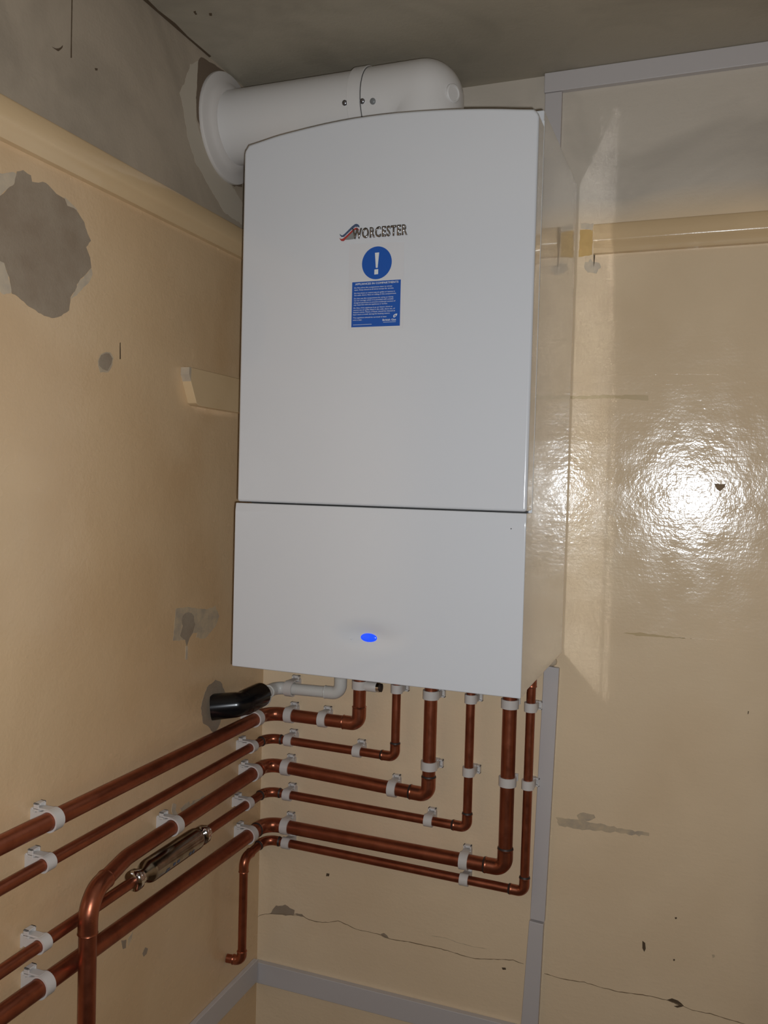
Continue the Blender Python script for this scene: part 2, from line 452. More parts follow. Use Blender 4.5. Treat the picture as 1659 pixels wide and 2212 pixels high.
for k, w, m in (('B_crack', .0007, 'faint'), ('B_crack_b', .0005, 'smear'), ('B_crack2', .0007, 'faint'),
                ('B_r1', .0009, 'paint'), ('B_r2', .0008, 'paint'), ('B_r3', .0008, 'paint')):
    flat_poly(bm, ribbon(P(k), w, rnd), onB, .0006, mi[m])
flat_poly(bm, ribbon([(-.203, 2.045), (-.2035, 2.02), (-.2025, 2.0), (-.203, 1.985)], .0001, rnd), onB, .0006, 3)
flat_poly(bm, [(-.2045, 2.002), (-.2015, 2.003), (-.2022, 1.985), (-.2035, 1.978)], onB, .0007, 3)
tag(link_mesh('wall_back', bm, [M_back, M_plaster, M_filler, M_crack, M_ochre, M_stroke, M_greysmear, M_faint]), kind='structure')

bm = bmesh.new()
box(bm, XW - 0.1, XW, YF - 0.1, YW, 0, ZC + 0.05)
for k, m, off, amp in (('L_halo1', 'filler', .0002, .002), ('L_halo2', 'filler', .0002, .002), ('L_halo3', 'filler', .0002, .0015),
                       ('L_halo4', 'filler', .0002, .0008), ('L_patch', 'plaster', .0004, .0011),
                       ('L_spothalo', 'smear', .0002, .0008), ('L_spot', 'plaster', .0004, .0006), ('L_scratch', 'crack', .0004, .0001),
                       ('L_stainhalo', 'smear', .0002, .0012), ('L_stain', 'plaster', .0004, .0008), ('L_drip', 'filler', .0005, .0002),
                       ('L_hole', 'plaster', .0004, .0010), ('L_low1', 'plaster', .0004, .0005), ('L_low1b', 'smear', .0004, .0005),
                       ('L_low2', 'plaster', .0004, .0005), ('L_smear', 'filler', .0004, .0012), ('L_smear2', 'smear', .0003, .003),
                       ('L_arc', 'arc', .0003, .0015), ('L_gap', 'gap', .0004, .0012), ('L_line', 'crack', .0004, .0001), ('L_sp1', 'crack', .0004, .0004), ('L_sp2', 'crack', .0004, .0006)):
    flat_poly(bm, jag(P(k), rnd, amp, .005), onL, off, mi[m])
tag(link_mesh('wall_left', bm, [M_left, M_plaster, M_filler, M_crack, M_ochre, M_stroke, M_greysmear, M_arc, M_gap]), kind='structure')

bm = bmesh.new()
box(bm, XW - 0.1, XR + 0.1, YF - 0.1, YW + 0.1, ZC, ZC + 0.1)
flat_poly(bm, [(-.8195, .7), (-.8195, 1.27), (-.8150, 1.268), (-.8158, 1.20), (-.8120, 1.16), (-.8150, 1.12), (-.811, 1.07), (-.8150, .9), (-.8165, .7)], onC, .0006, 1)
for k in ('C_sp1', 'C_sp2'):
    flat_poly(bm, jag(P(k), rnd, .0006, .004), onC, .0005, 1)
tag(link_mesh('ceiling', bm, [M_ceil, M_crack]), kind='structure')
for nm, a in (('floor', (XW - .1, XR + .1, YF - .1, YW + .1, -.1, 0)), ('wall_right', (XR, XR + .1, YF - .1, YW + .1, 0, ZC + .05)),
              ('wall_front', (XW - .1, XR + .1, YF - .1, YF, 0, ZC + .05))):
    bm = bmesh.new(); box(bm, *a)
    tag(link_mesh(nm, bm, M_floor if nm == 'floor' else M_back), kind='structure')

# picture rail: flat upper face, bead, then cove
prof = [(0, 2.062), (.017, 2.060), (.0195, 2.056), (.0200, 2.034), (.0200, 2.027), (.0190, 2.0235), (.0165, 2.0205),
        (.0135, 2.016), (.0108, 2.010), (.0095, 2.004), (.0090, 2.003), (0, 2.002)]
prof = [(d, 2.002 + (z - 2.002) * .047 / .058) for d, z in prof]
def rail(name, pts3):
    bm = bmesh.new()
    a, b = pts3
    va = [bm.verts.new(a(d, z)) for d, z in prof]; vb = [bm.verts.new(b(d, z)) for d, z in prof]
    n = len(prof)
    for i in range(n):
        bm.faces.new((va[i], va[(i + 1) % n], vb[(i + 1) % n], vb[i]))
    bm.faces.new(va); bm.faces.new(vb[::-1])
    return tag(link_mesh(name, bm, M_rail, smooth=True), kind='structure')
rail('trim_1', (lambda d, z: Vector((XW + d - .0005, YF, z)), lambda d, z: Vector((XW + d - .0005, YW - .0002, z))))
rail('trim_2', (lambda d, z: Vector((-.2035, YW + .0005 - d, z - .0040)), lambda d, z: Vector((XR, YW + .0005 - d, z - .0040))))
bm = bmesh.new(); box(bm, .1145, .155, YW - .022, YW + .001, 0, ZC - .034)
bevel_mod(tag(link_mesh('trim_3', bm, M_wood), kind='structure'), .003)

# ------------------------------------------------------------------ cable trunking
def trunk(name, outline, to3, th, label):
    bm = bmesh.new()
    prism(bm, outline, to3, .0002, th)
    o = bevel_mod(tag(link_mesh(name, bm, M_trunk), label, 'trunking', 'mini trunking on the walls'), .0012, 2)
    return o
trunk('cable_trunking', [(-.2940, ZC - .034), (-.2940, 2.05), (-.2650, 2.05), (-.2650, ZC - .034)], onB, .010,
      'grey-white plastic trunking strip dropping from the ceiling behind the boiler top')
trunk('cable_trunking', [(-.2955, ZC - .0335), (-.2955, ZC - .0005), (XR - .001, ZC - .0005), (XR - .001, ZC - .0335)], onB, .012,
      'grey-white plastic trunking strip running along the ceiling at upper right')
trunk('cable_trunking', [(-.2640, 1.291), (-.2740, .8405), (-.2482, .8395), (-.2375, 1.289)], onB, .010,
      'grey-white vertical trunking strip beside the copper pipes, below the boiler corner')
trunk('cable_trunking', [(-.2750, .8375), (-.2840, .643), (-.298, .001), (-.268, .001), (-.2535, .651), (-.2496, .8360)], onB, .0115,
      'lowest vertical trunking length, below the joint, at bottom of the back wall')
trunk('cable_trunking', [(XW + .001, .642), (XW + .001, .600), (-.2885, .600), (-.2875, .642)], onB, .012,
      'grey-white trunking strip running level along the bottom of the back wall')
trunk('cable_trunking', [(YF + .001, .650), (YF + .001, .606), (1.493, .606), (1.493, .650)], onL, .010,
      'grey trunking strip low on the left wall, meeting the room corner')
bm = bmesh.new()      # filler blob at the boiler corner above the strip
bmesh.ops.create_icosphere(bm, subdivisions=2, radius=.010, matrix=Matrix.Translation((-.252, YW - .003, 1.2985)) @ Matrix.Diagonal((1, .5, .9, 1)))
tag(link_mesh('plaster_lump', bm, M_filler, smooth=True), 'small beige lump of filler above the cut end of the vertical trunking', 'filler')

# ------------------------------------------------------------------ wooden batten on the left wall
bm = bmesh.new()
prism(bm, [(1.204, 1.782), (1.2035, 1.769), (1.226, 1.725), (1.234, 1.7215), (1.500, 1.7215), (1.500, 1.782)], onL, -.0005, .017)
bt = tag(link_mesh('wooden_batten', bm, [M_rail, M_filler]), 'short cream painted wooden batten with a slanted end, beside the boiler', 'batten')
bevel_mod(bt, .0012, 2)
bm = bmesh.new()
prism(bm, [(1.2032, 1.7815), (1.2026, 1.7700), (1.2086, 1.7590), (1.2090, 1.7815)], onL, .001, .0172)
link_mesh('bare_end', bm, M_filler, bt)['label'] = 'paler bare end of the batten'

# ------------------------------------------------------------------ boiler
bo = thing('boiler', (-.4545, YW, 1.314), 'large white wall-hung gas boiler with a blue light, flue on top and copper pipes below', 'boiler')
onF = lambda u, v, d: Vector((u, 1.147 - d, v))
BX0, BX1 = -.6765, -.2322
# rear case
bm = bmesh.new(); box(bm, BX0 + .0015, BX1 - .0015, 1.190, 1.4965, 1.315, 2.1165)
bevel_mod(link_mesh('case', bm, M_case, bo), .0022, 3)
bm = bmesh.new(); box(bm, BX0 + .006, BX1 - .006, 1.182, 1.192, 1.320, 2.100)
link_mesh('seam_gasket', bm, M_dark, bo)['label'] = 'dark seam between cover and case'
bm = bmesh.new(); box(bm, BX1 - .0030, BX1 - .0002, 1.1862, 1.1898, 1.3170, 2.1000)  # added white strip: the edge highlight at the seam, put in as colour
link_mesh('seam_highlight', bm, M_print, bo)['label'] = 'thin white strip painted as the highlight along the cover seam'
# upper front cover with arched top
def arch(t):
    pts = [(0, .4985), (.06, .508), (.14, .5125), (.33, .521), (.47, .5225), (.6, .5205), (.77, .5145), (.89, .5075), (.97, .5022), (1, .4985)]
    for (a, x), (b, y) in zip(pts, pts[1:]):
        if a <= t <= b:
            return 1.6 + x + (y - x) * (t - a) / (b - a)
def smooth_arch(t):
    s = 0; k = 0
    for j in range(-4, 5):
        u = min(1, max(0, t + j * .02)); s += arch(u); k += 1
    return s / k
outl = [(BX0, 1.5672), (BX0, 2.090)]
for i in range(0, 41):
    t = i / 40
    x = BX0 + .007 + (BX1 - BX0 - .014) * t
    outl.append((x, smooth_arch((x - BX0) / (BX1 - BX0))))
outl[2:2] = [(BX0 + .0012, 2.0945), (BX0 + .0035, 2.0975)]
outl += [(BX1 - .0035, 2.0975), (BX1 - .0012, 2.0945), (BX1, 2.090), (BX1, 1.5672)]
bm = bmesh.new(); prism(bm, outl, onF, -.0405, 0)
bevel_mod(link_mesh('front_cover', bm, M_case, bo), .0045, 4, 50)
# drop-down door with lip and dimple
DX0, DX1, DZ0, DZ1, DY = -.6775, -.2315, 1.3155, 1.5655, 1.1440
LX, LZ = -.4550, 1.3782
def door_y(x, z):
    g = math.exp(-((x - LX) / .034) ** 2 - ((z - LZ - .003) / .0135) ** 2)
    y = DY + .0055 * g
    if z > DZ1 - .0125:
        y += (z - (DZ1 - .0125)) / .0125 * .0016
    return y
xs = sorted(set([DX0 + (DX1 - DX0) * i / 24 for i in range(25)] + [LX - .09 + .004 * i for i in range(46)]))
zs = sorted(set([DZ0 + (DZ1 - DZ0) * i / 12 for i in range(13)] + [LZ - .036 + .003 * i for i in range(25)] + [DZ1 - .0125, DZ1 - .0122]))
bm = bmesh.new()
g = [[bm.verts.new((x, door_y(x, z), z)) for z in zs] for x in xs]
for i in range(len(xs) - 1):
    for j in range(len(zs) - 1):
        bm.faces.new((g[i][j], g[i + 1][j], g[i + 1][j + 1], g[i][j + 1]))
edge = [g[i][0] for i in range(len(xs))] + [g[-1][j] for j in range(1, len(zs))] + [g[i][-1] for i in range(len(xs) - 2, -1, -1)] + [g[0][j] for j in range(len(zs) - 2, 0, -1)]
bk = [bm.verts.new((v.co.x, 1.1875, v.co.z)) for v in edge]
for i in range(len(edge)):
    j = (i + 1) % len(edge)
    bm.faces.new((edge[i], edge[j], bk[j], bk[i]))
bm.faces.new(bk)
dr = link_mesh('door', bm, M_case, bo, smooth=True)
bevel_mod(dr, .0018, 3, 60)
# lamp lens
bm = bmesh.new()
bmesh.ops.create_uvsphere(bm, u_segments=32, v_segments=16, radius=1, matrix=Matrix.Translation((LX, DY + .0050, LZ - .0005)) @ Matrix.Diagonal((.0130, .0030, .0066, 1)))
link_mesh('indicator_light', bm, M_led, dr, smooth=True)['label'] = 'glowing blue oval indicator light'
bm = bmesh.new()
bmesh.ops.create_uvsphere(bm, u_segments=12, v_segments=8, radius=.0011, matrix=Matrix.Translation((-.4808, DY + .0012, 1.3745)))
link_mesh('screw_dot', bm, M_print, dr, smooth=True)
bm = bmesh.new()
bmesh.ops.create_uvsphere(bm, u_segments=12, v_segments=8, radius=.0008, matrix=Matrix.Translation((-.2517, DY + .0002, 1.5442)))
link_mesh('pin_hole', bm, M_dark, dr)
# underside tray and stubs hidden behind the door
bm = bmesh.new(); box(bm, BX0 + .012, BX1 - .012, 1.195, 1.488, 1.3125, 1.3165)
link_mesh('bottom_tray', bm, M_dark, bo)['label'] = 'dark underside tray'

# badge
def px2f(pts, ox, oy, s):      # badge artwork units to metres on the cover
    return [((BADX + (x - 135) / 9.217 * .000703), (BADZ - ((y - 180) - (x - 135) * -.078) / 9.217 * .00066)) for x, y in pts]
BADX, BADZ = -.5150, 1.9716
def txt_mesh(s, x0, x1, z0, z1, bold=0.0, ext=0.0, fit=True, spacing=1.0):
    cu = bpy.data.curves.new('t', 'FONT')
    cu.body = s; cu.size = 1; cu.offset = bold; cu.extrude = ext; cu.space_character = spacing
    cu.resolution_u = 3
    o = bpy.data.objects.new('t', cu); C.objects.link(o)
    bpy.context.view_layer.update()
    dg = bpy.context.evaluated_depsgraph_get()
    me = bpy.data.meshes.new_from_object(o.evaluated_get(dg))
    bpy.data.objects.remove(o)
    bm = bmesh.new(); bm.from_mesh(me)
    bpy.data.meshes.remove(me)
    mx = [v.co.x for v in bm.verts]; my = [v.co.y for v in bm.verts]
    a, b = min(mx), max(mx); c, d = min(my), max(my)
    if not fit:                       # size from the capital height instead of the box
        c, d = 0.0, 0.70
    for v in bm.verts:
        v.co = Vector((x0 + (v.co.x - a) / (b - a) * (x1 - x0), v.co.y, z0 + (v.co.y - c) / (d - c) * (z1 - z0)))
    return bm
def solid_text(dst, s, x0, x1, z0, z1, yf, th, bold=0.0, fit=True, spacing=1.0):
    b = txt_mesh(s, x0, x1, z0, z1, bold=bold, fit=fit, spacing=spacing)
    for v in b.verts: v.co.y = 0
    if th:
        r = bmesh.ops.extrude_face_region(b, geom=b.faces[:])
        for e in r['geom']:
            if isinstance(e, bmesh.types.BMVert): e.co.y = -th
    me = bpy.data.meshes.new('tmp'); b.to_mesh(me); b.free()
    n0 = len(dst.verts)
    dst.from_mesh(me); dst.verts.ensure_lookup_table()
    for v in dst.verts[n0:]: v.co.y += yf
    bpy.data.meshes.remove(me)

bm = bmesh.new()
solid_text(bm, 'WORCESTER', -.4955, -.4120, 1.9485, 1.9635, 1.1472, .0022, bold=.028, spacing=1.12)
badge = link_mesh('badge', bm, M_badge, bo)
badge['label'] = 'raised dark chrome name lettering'
sw = {'blue': [(135,375),(160,400),(190,408),(240,370),(310,300),(380,230),(440,185),(470,178),(505,190),(525,215),(525,242),(515,245),(500,228),(470,235),(440,232),(400,260),(300,350),(215,430),(170,435),(140,405)],
      'red': [(130,455),(160,480),(200,470),(250,430),(330,355),(400,290),(450,255),(490,257),(515,280),(520,308),(495,290),(460,290),(420,310),(330,400),(240,490),(210,515),(170,515),(145,490)],
      'grey': [(242,490),(332,402),(422,312),(440,300),(440,470),(300,488)]}
for i, (k, m) in enumerate((('grey', M_swgrey), ('red', M_swred), ('blue', M_swblue))):
    bm = bmesh.new()
    prism(bm, px2f(sw[k], 0, 0, 0), onF, -.0002, .0016 + .0001 * i)
    link_mesh('swoosh', bm, m, badge)['label'] = k + ' stroke of the badge'

# compartment notice sticker
bm = bmesh.new(); prism(bm, [(-.4998, 1.9425), (-.4998, 1.8195), (-.4148, 1.8185), (-.4165, 1.9390)], onF, -.0001, .0002)
st = link_mesh('warning_sticker', bm, M_label, bo); st['label'] = 'pale notice sticker with a blue sign and blue text panel'
bm = bmesh.new(); prism(bm, [(-.4942, 1.8875), (-.4939, 1.8233), (-.4198, 1.8228), (-.4201, 1.8873)], onF, .0001, .0003)
link_mesh('text_panel', bm, M_blue, st)
bm = bmesh.new(); prism(bm, [(-.4571 + .0227 * math.cos(2 * PI * k / 64), 1.9128 + .0231 * math.sin(2 * PI * k / 64)) for k in range(64)], onF, .0001, .0003)
link_mesh('blue_disc', bm, M_blue, st)
bm = bmesh.new()
prism(bm, [(-.4602, 1.9271), (-.4538, 1.9273), (-.4556, 1.9058), (-.4583, 1.9057)], onF, .0002, .00042)
prism(bm, [(-.4604, 1.9036), (-.4546, 1.9038), (-.4546, 1.8968), (-.4604, 1.8965)], onF, .0002, .00042)
link_mesh('exclamation_mark', bm, M_print, st)
bm = bmesh.new()
PX = lambda u: -.4942 + (u - 240) / 1240 * .0742
PZ = lambda v: 1.8875 - (v - 240) / 11.85 * .000662
solid_text(bm, 'APPLIANCES IN COMPARTMENTS', PX(318), PX(1420), PZ(322), PZ(272), 1.1466, 0, bold=.016)
rows = [('Do Not allow this compartment door to remain', 300, 1265, 398), ('open. Keep closed at all times except for service.', 300, 1310, 452),
        ('Do Not block or restrict any air grilles or louvres in', 300, 1340, 535), ('the walls, doors, floor or ceiling of this compartment.', 300, 1375, 588),
        ('Do Not use this compartment for airing or drying', 297, 1300, 670), ('nor for storage unless it is provided with suitably', 297, 1310, 722),
        ('designed partitions to prevent accidental contact of', 297, 1355, 778), ('any materials with the appliance or its flue.', 295, 1160, 832),
        ('Do Not, if the appliance is an air heater, block or', 292, 1290, 912), ('restrict any air grilles fitted in the walls, doors etc. of', 290, 1350, 966),
        ('heated rooms. Filters, if fitted, should be cleaned at', 288, 1355, 1022), ('least once a month during the heating season.', 286, 1230, 1078),
        ('This appliance should be serviced at least', 286, 1145, 1160), ('once a year.', 284, 520, 1216)]
for s, a, b, v in rows:
    solid_text(bm, s, PX(a), PX(b), PZ(v + 6), PZ(v - 26), 1.1466, 0, bold=.008, fit=False)
solid_text(bm, 'British Gas', PX(1045), PX(1385), PZ(1262), PZ(1212), 1.1466, 0, bold=.02)
prism(bm, [(PX(1065), PZ(1298)), (PX(1380), PZ(1298)), (PX(1380), PZ(1290)), (PX(1065), PZ(1290))], onF, .0003, .0004)
prism(bm, [(PX(290), PZ(1334)), (PX(770), PZ(1334)), (PX(770), PZ(1326)), (PX(290), PZ(1326))], onF, .0003, .0004)
link_mesh('printed_text', bm, M_print, st, recalc=False)
fl = [(1318,1178),(1312,1150),(1325,1120),(1360,1098),(1412,1090),(1405,1130),(1375,1165),(1352,1182),(1350,1168),(1372,1145),(1378,1118),(1350,1128),(1340,1150),(1348,1180),(1335,1190)]
bm = bmesh.new(); prism(bm, [(PX(x), PZ(y)) for x, y in fl], onF, .0003, .00042)
link_mesh('flame_emblem', bm, M_print, st)

# ------------------------------------------------------------------ flue
FY, FZ, FR = 1.333, 2.215, .0625
fu = thing('flue_pipe', (-.455, FY, 2.117), 'fat white horizontal flue pipe running from the boiler top into the left wall', 'flue')
bm = bmesh.new()
sweep(bm, [(XW - .0005, FY, FZ), (-.548, FY, FZ)], FR - .0015, 48)
link_mesh('flue_duct', bm, M_flue, fu, smooth=True)
bm = bmesh.new()      # elbow: horizontal sleeve turning a tight corner down into the boiler
n = 48
cols = []
for k in range(n):
    a = 2 * PI * k / n
    y, q = FR * math.cos(a), FR * math.sin(a)       # q: height on the sleeve, outward on the riser
    col = [(-.546, q), (-.52, q), (-.49, q)]
    line = []
    xc = -.455
    if q > 0:      # outer half: quarter circle round the corner
        line = [(-.546, FZ + q), (-.50, FZ + q)] + [(xc + q * math.sin(t), FZ + q * math.cos(t)) for t in [PI / 2 * j / 14 for j in range(15)]] + [(xc + q, FZ - .03), (xc + q, 2.1175)]
    else:          # inner half: small mitre
        line = [(-.546, FZ + q), (-.50 + 0, FZ + q)] + [(xc + q, FZ + q)] * 15 + [(xc + q, min(FZ - .03, FZ + q)), (xc + q, 2.1175)]
    cols.append([bm.verts.new((x, FY + y, z)) for x, z in line])
for k in range(n):
    A, B = cols[k], cols[(k + 1) % n]
    for i in range(len(A) - 1):
        bm.faces.new((A[i], A[i + 1], B[i + 1], B[i]))
bmesh.ops.remove_doubles(bm, verts=bm.verts[:], dist=1e-6)
el = link_mesh('elbow', bm, M_flue, fu, smooth=True)
bm = bmesh.new()
sweep(bm, [(-.5655, FY, FZ), (-.5645, FY, FZ), (-.5435, FY, FZ), (-.5425, FY, FZ)], [FR + .0002, FR + .0024, FR + .0024, FR + .0002], 48)
link_mesh('collar', bm, M_flue, fu, smooth=True)
bm = bmesh.new()
sweep(bm, [(-.5426, FY, FZ), (-.5416, FY, FZ)], FR + .0006, 48)
link_mesh('collar_seam', bm, M_dark, fu)
bm = bmesh.new()
lathe_along(bm, (XW - .0002, FY, FZ), (1, 0, 0), [(0, .0915), (.003, .0925), (.0065, .0915), (.0080, .0880), (.0085, .078), (.0125, .072), (.016, .0665), (.017, .0625)], 64)
link_mesh('wall_flange', bm, M_flange, fu, smooth=True)['label'] = 'round white rubber flange against the left wall'
def surf(x, z, rr):      # point on the duct facing the room
    q = z - FZ
    y = FY - math.sqrt(rr * rr - q * q)
    return Vector((x, y, z)), Vector((0, y - FY, q)).normalized()
for x, z, rs, rr, mm in ((-.5690, 2.2030, .0042, FR, M_screw), (-.5385, 2.2015, .0042, FR + .0006, M_screw), (-.5210, 2.1995, .0048, FR, M_swgrey)):
    p, nn_ = surf(x, z, rr)
    bm = bmesh.new()
    lathe_along(bm, p - nn_ * .001, nn_, [(0, rs), (.0018, rs), (.0030, rs * .75), (.0034, rs * .45), (.0026, rs * .4), (.0024, .0003)], 20)
    link_mesh('screw', bm, mm, fu, smooth=True)
bm = bmesh.new()
dd = Vector((.86, -.46, -.10)).normalized()
cc = Vector((-.455, FY, FZ)) + dd * (FR - .002)
lathe_along(bm, cc, dd, [(0, .014), (.004, .014), (.0052, .0125), (.0052, .0105), (.004, .010), (.0042, .0003)], 28)
link_mesh('test_cap', bm, M_flue, fu, smooth=True)

# ------------------------------------------------------------------ pipe clips
def clip(c, a, nrm, up, r, label, latch=True, stand=.03):
    """c pipe centre, a along the pipe, nrm towards the wall, up towards the latch"""
    a, nrm, up = Vector(a), Vector(nrm), Vector(up)
    M = Matrix(((a.x, nrm.x, up.x, c[0]), (a.y, nrm.y, up.y, c[1]), (a.z, nrm.z, up.z, c[2]), (0, 0, 0, 1)))
    root = thing('pipe_clip', Vector(c) + nrm * stand, label, 'pipe clip', 'white pipe clips')
    w = .0078
    bm = bmesh.new()
    N = 36
    ro, ri = r + .0030, r + .0004
    for sx in (0,):
        vo0, vo1, vi0, vi1 = [], [], [], []
        for k in range(N):
            t = 2 * PI * k / N
            y, z = math.cos(t), math.sin(t)
            for lst, rr, xx in ((vo0, ro, -w), (vo1, ro, w), (vi0, ri, -w), (vi1, ri, w)):
                lst.append(bm.verts.new(M @ Vector((xx, y * rr, z * rr))))
        for k in range(N):
            j = (k + 1) % N
            bm.faces.new((vo0[k], vo0[j], vo1[j], vo1[k]))
            bm.faces.new((vi0[k], vi1[k], vi1[j], vi0[j]))
            bm.faces.new((vo0[k], vi0[k], vi0[j], vo0[j]))
            bm.faces.new((vo1[k], vo1[j], vi1[j], vi1[k]))
    o = link_mesh('strap', bm, M_clip, root, smooth=True)
    bm = bmesh.new()
    # saddle: block between ring and wall, hollowed by the ring; wider foot on the wall
    h = r * .92
    def lp(y, z): return M @ Vector((0, y, z))
    out = []
    for k in range(0, 13):
        t = -math.acos(min(1, .35)) + 2 * math.acos(.35) * k / 12
        out.append((math.cos(t) * (ri + .001), math.sin(t) * (ri + .001)))
    out = out + [(stand - .006, h * .75), (stand - .0025, h + .0012), (stand - .0001, h + .0015), (stand - .0001, -h - .0015), (stand - .0025, -h - .0012), (stand - .006, -h * .75)]
    va = [bm.verts.new(M @ Vector((-w * .86, y, z))) for y, z in out]
    vb = [bm.verts.new(M @ Vector((w * .86, y, z))) for y, z in out]
    for i in range(len(out)):
        j = (i + 1) % len(out)
        bm.faces.new((va[i], va[j], vb[j], vb[i]))
    bm.faces.new(va); bm.faces.new(vb[::-1])
    link_mesh('saddle', bm, M_clip, root)
    if latch:
        # strap tail running back to the latch, then the hollow latch box
        bm = bmesh.new()
        z0 = r + .0008
        box(bm, -w * .8, w * .8, -.001, stand - .010, z0, z0 + .0024, 0, M)
        y0, y1, z1 = stand - .0135, stand - .0055, r + .0088
        x1 = w * .95
        for q in ((-x1, x1, y0, y1, z0 - .003, z0 + .0016), (-x1, x1, y0, y1, z1 - .0018, z1), (-x1, -x1 + .0024, y0, y1, z0, z1), (x1 - .0024, x1, y0, y1, z0, z1),
                  (-x1, x1, y1 - .001, y1, z0, z1)):
            box(bm, *q, 0, M)
        box(bm, -w * .7, w * .7, y1 - .001, stand - .0002, h * .2, z0 + .001, 0, M)
        bevel_mod(link_mesh('latch', bm, M_clip, root), .0006, 2)
    return root

def sub_path(full, corner, L):
    """part of a filleted path within L of a corner"""
    c = Vector(corner)
    res = []
    for p, q in zip(full, full[1:]):
        k = max(1, int((q - p).length / .0015))
        for j in range(k):
            s = p.lerp(q, j / k)
            if (s - c).length <= L: res.append(s)
    return res

def pipe(label, pts, rad, r, elbows, solder=(), cat='pipe', name='copper_pipe', m=None, mf=None, gap=None):
    """elbows: {corner index: half length}; solder: corner indices with burnt joints"""
    pts = [Vector((p[0], p[1], p[2] + 1.6)) for p in pts]
    full = fillet(pts, rad)
    root = thing(name, pts[-1], label, cat, 'copper pipes under the boiler' if name == 'copper_pipe' else None)
    runs = [full]
    if gap:      # the first run is interrupted where another fitting takes over
        a, b = pts[0], pts[1]
        at = lambda y: a.lerp(b, (y - a.y) / (b.y - a.y))
        runs = [[a, at(gap[0])], [at(gap[1])] + full[1:]]
    for run in runs:
        bm = bmesh.new(); sweep(bm, run, r, 32)
        link_mesh('tube', bm, m or M_cu, root, smooth=True)
    for i, L in elbows.items():
        sp = sub_path(full, pts[i], L)
        bm = bmesh.new()
        n = len(sp)
        rr = [r + .0012] * n
        for e in range(2):
            rr[e] = r + .0019; rr[n - 1 - e] = r + .0019
        rr[0] = rr[-1] = r + .0006
        sweep(bm, sp, rr, 32)
        e = link_mesh('elbow', bm, mf or M_cufit, root, smooth=True)
        if i in solder:
            for s0, s1 in ((sp[0], sp[1]), (sp[-1], sp[-2])):
                d = (s0 - s1).normalized()
                bm = bmesh.new()
                lathe_along(bm, s0 - d * .001, d, [(0, r + .0003), (.0004, r + .0016), (.0022, r + .0012), (.0034, r + .0002)], 28)
                link_mesh('solder_ring', bm, M_solder, e, smooth=True)
    return root

PB, PL = YW - .030, XW + .030         # pipe planes
YE = YF + .002
RK, RN = .0118, .0079
pipe('topmost thick copper pipe, turning up under the boiler left of the others',
     [(PL, YE, -.449), (PL, PB, -.4495), (-.6005, PB, -.4485), (-.6005, PB, -.2880)], [.030, .016], RK, {1: .040, 2: .034})
pipe('second copper pipe from the top, thin, rising just right of the topmost pipe',
     [(PL, YE, -.5186), (PL, PB, -.4985), (-.5275, PB, -.5005), (-.5275, PB, -.2880)], [.024, .012], RN, {1: .030, 2: .026}, (1, 2))
pipe('third copper pipe from the top, thick, with a long drop at lower left',
     [(-.765, .932, -1.5995), (-.765, .932, -.566), (PL, 1.045, -.562), (PL, PB, -.550), (-.4615, PB, -.5615), (-.4615, PB, -.2880)],
     [.036, .10, .026, .016], RK, {1: .052, 3: .036, 4: .035}, (4,))
pipe('fourth copper pipe from the top, thin, carrying the chrome cylinder',
     [(PL, YE, -.6191), (PL, PB, -.6030), (-.3877, PB, -.6080), (-.3877, PB, -.2880)], [.024, .012], RN, {1: .030, 2: .026}, (1, 2), gap=(1.0585, 1.2620))
pipe('fifth copper pipe from the top, thickest, with the longest dark riser',
     [(PL, YE, -.6484), (PL, PB, -.6665), (-.3172, PB, -.6690), (-.3172, PB, -.2880)], [.030, .018], .0124, {1: .040, 2: .037}, (1, 2))
pipe('lowest thin copper pipe, rising at the far right and dropping at the room corner',
     [(XW + .001, 1.388, -.896), (PL, 1.393, -.897), (PL, 1.393, -.704), (PL, PB, -.698), (-.2818, PB, -.7035), (-.2805, PB, -.3215), (-.2805, 1.425, -.3215), (-.2805, 1.425, -.2880)],
     [.012, .016, .022, .012, .014, .008], .0078, {1: .020, 2: .026, 3: .030, 4: .026, 5: .024}, (3, 4))

Bk = lambda x, z: (x, PB, z + 1.6)
Lf = lambda y, z: (PL, y, z + 1.6)
XA, YA, ZA = (1, 0, 0), (0, 1, 0), (0, 0, 1)
nb, nl = (0, 1, 0), (-1, 0, 0)
ordn = ['topmost', 'second', 'third', 'fourth', 'fifth', 'lowest']
kindw = ['thick', 'thin', 'thick', 'thin', 'thickest', 'thin']
rr_ = [RK, RN, RK, RN, .0124, .0078]
near = [(-.7445, -.4490), (-.7450, -.4985), (-.7490, -.5520), (-.7450, -.6045), (-.7470, -.6665), (-.7450, -.6990)]
for i, (x, z) in enumerate(near):
    clip(Bk(x, z), XA, nb, ZA if i < 5 else (0, 0, -1), rr_[i], 'white clip on the %s level pipe, back wall side of the room corner' % ordn[i], latch=i < 5)
far = [(-.6735, -.4487), (-.6020, -.5000), (-.5300, -.5597), (-.4590, -.6073), (-.3905, -.6687), (-.3895, -.7025)]
for i, (x, z) in enumerate(far):
    clip(Bk(x, z), XA, nb, ZA if i < 5 else (0, 0, -1), rr_[i], 'white clip on the %s level pipe, just before it turns up' % ordn[i], latch=i < 5)
for i, (x, z) in {2: (-.4615, -.5065), 3: (-.3877, -.5070), 4: (-.3172, -.5140), 5: (-.2814, -.5145)}.items():
    clip(Bk(x, z), ZA, nb, XA, rr_[i], 'white clip halfway up the riser of the %s pipe' % ordn[i], latch=i != 4)
for i, (x, z) in {0: (-.6005, -.3745), 1: (-.5275, -.3740), 2: (-.4615, -.3775), 3: (-.3877, -.3765), 4: (-.3172, -.3770), 5: (-.2809, -.3790)}.items():
    clip(Bk(x, z), ZA, nb, XA, rr_[i], 'white clip under the boiler on the riser of the %s pipe' % ordn[i], latch=i != 4)
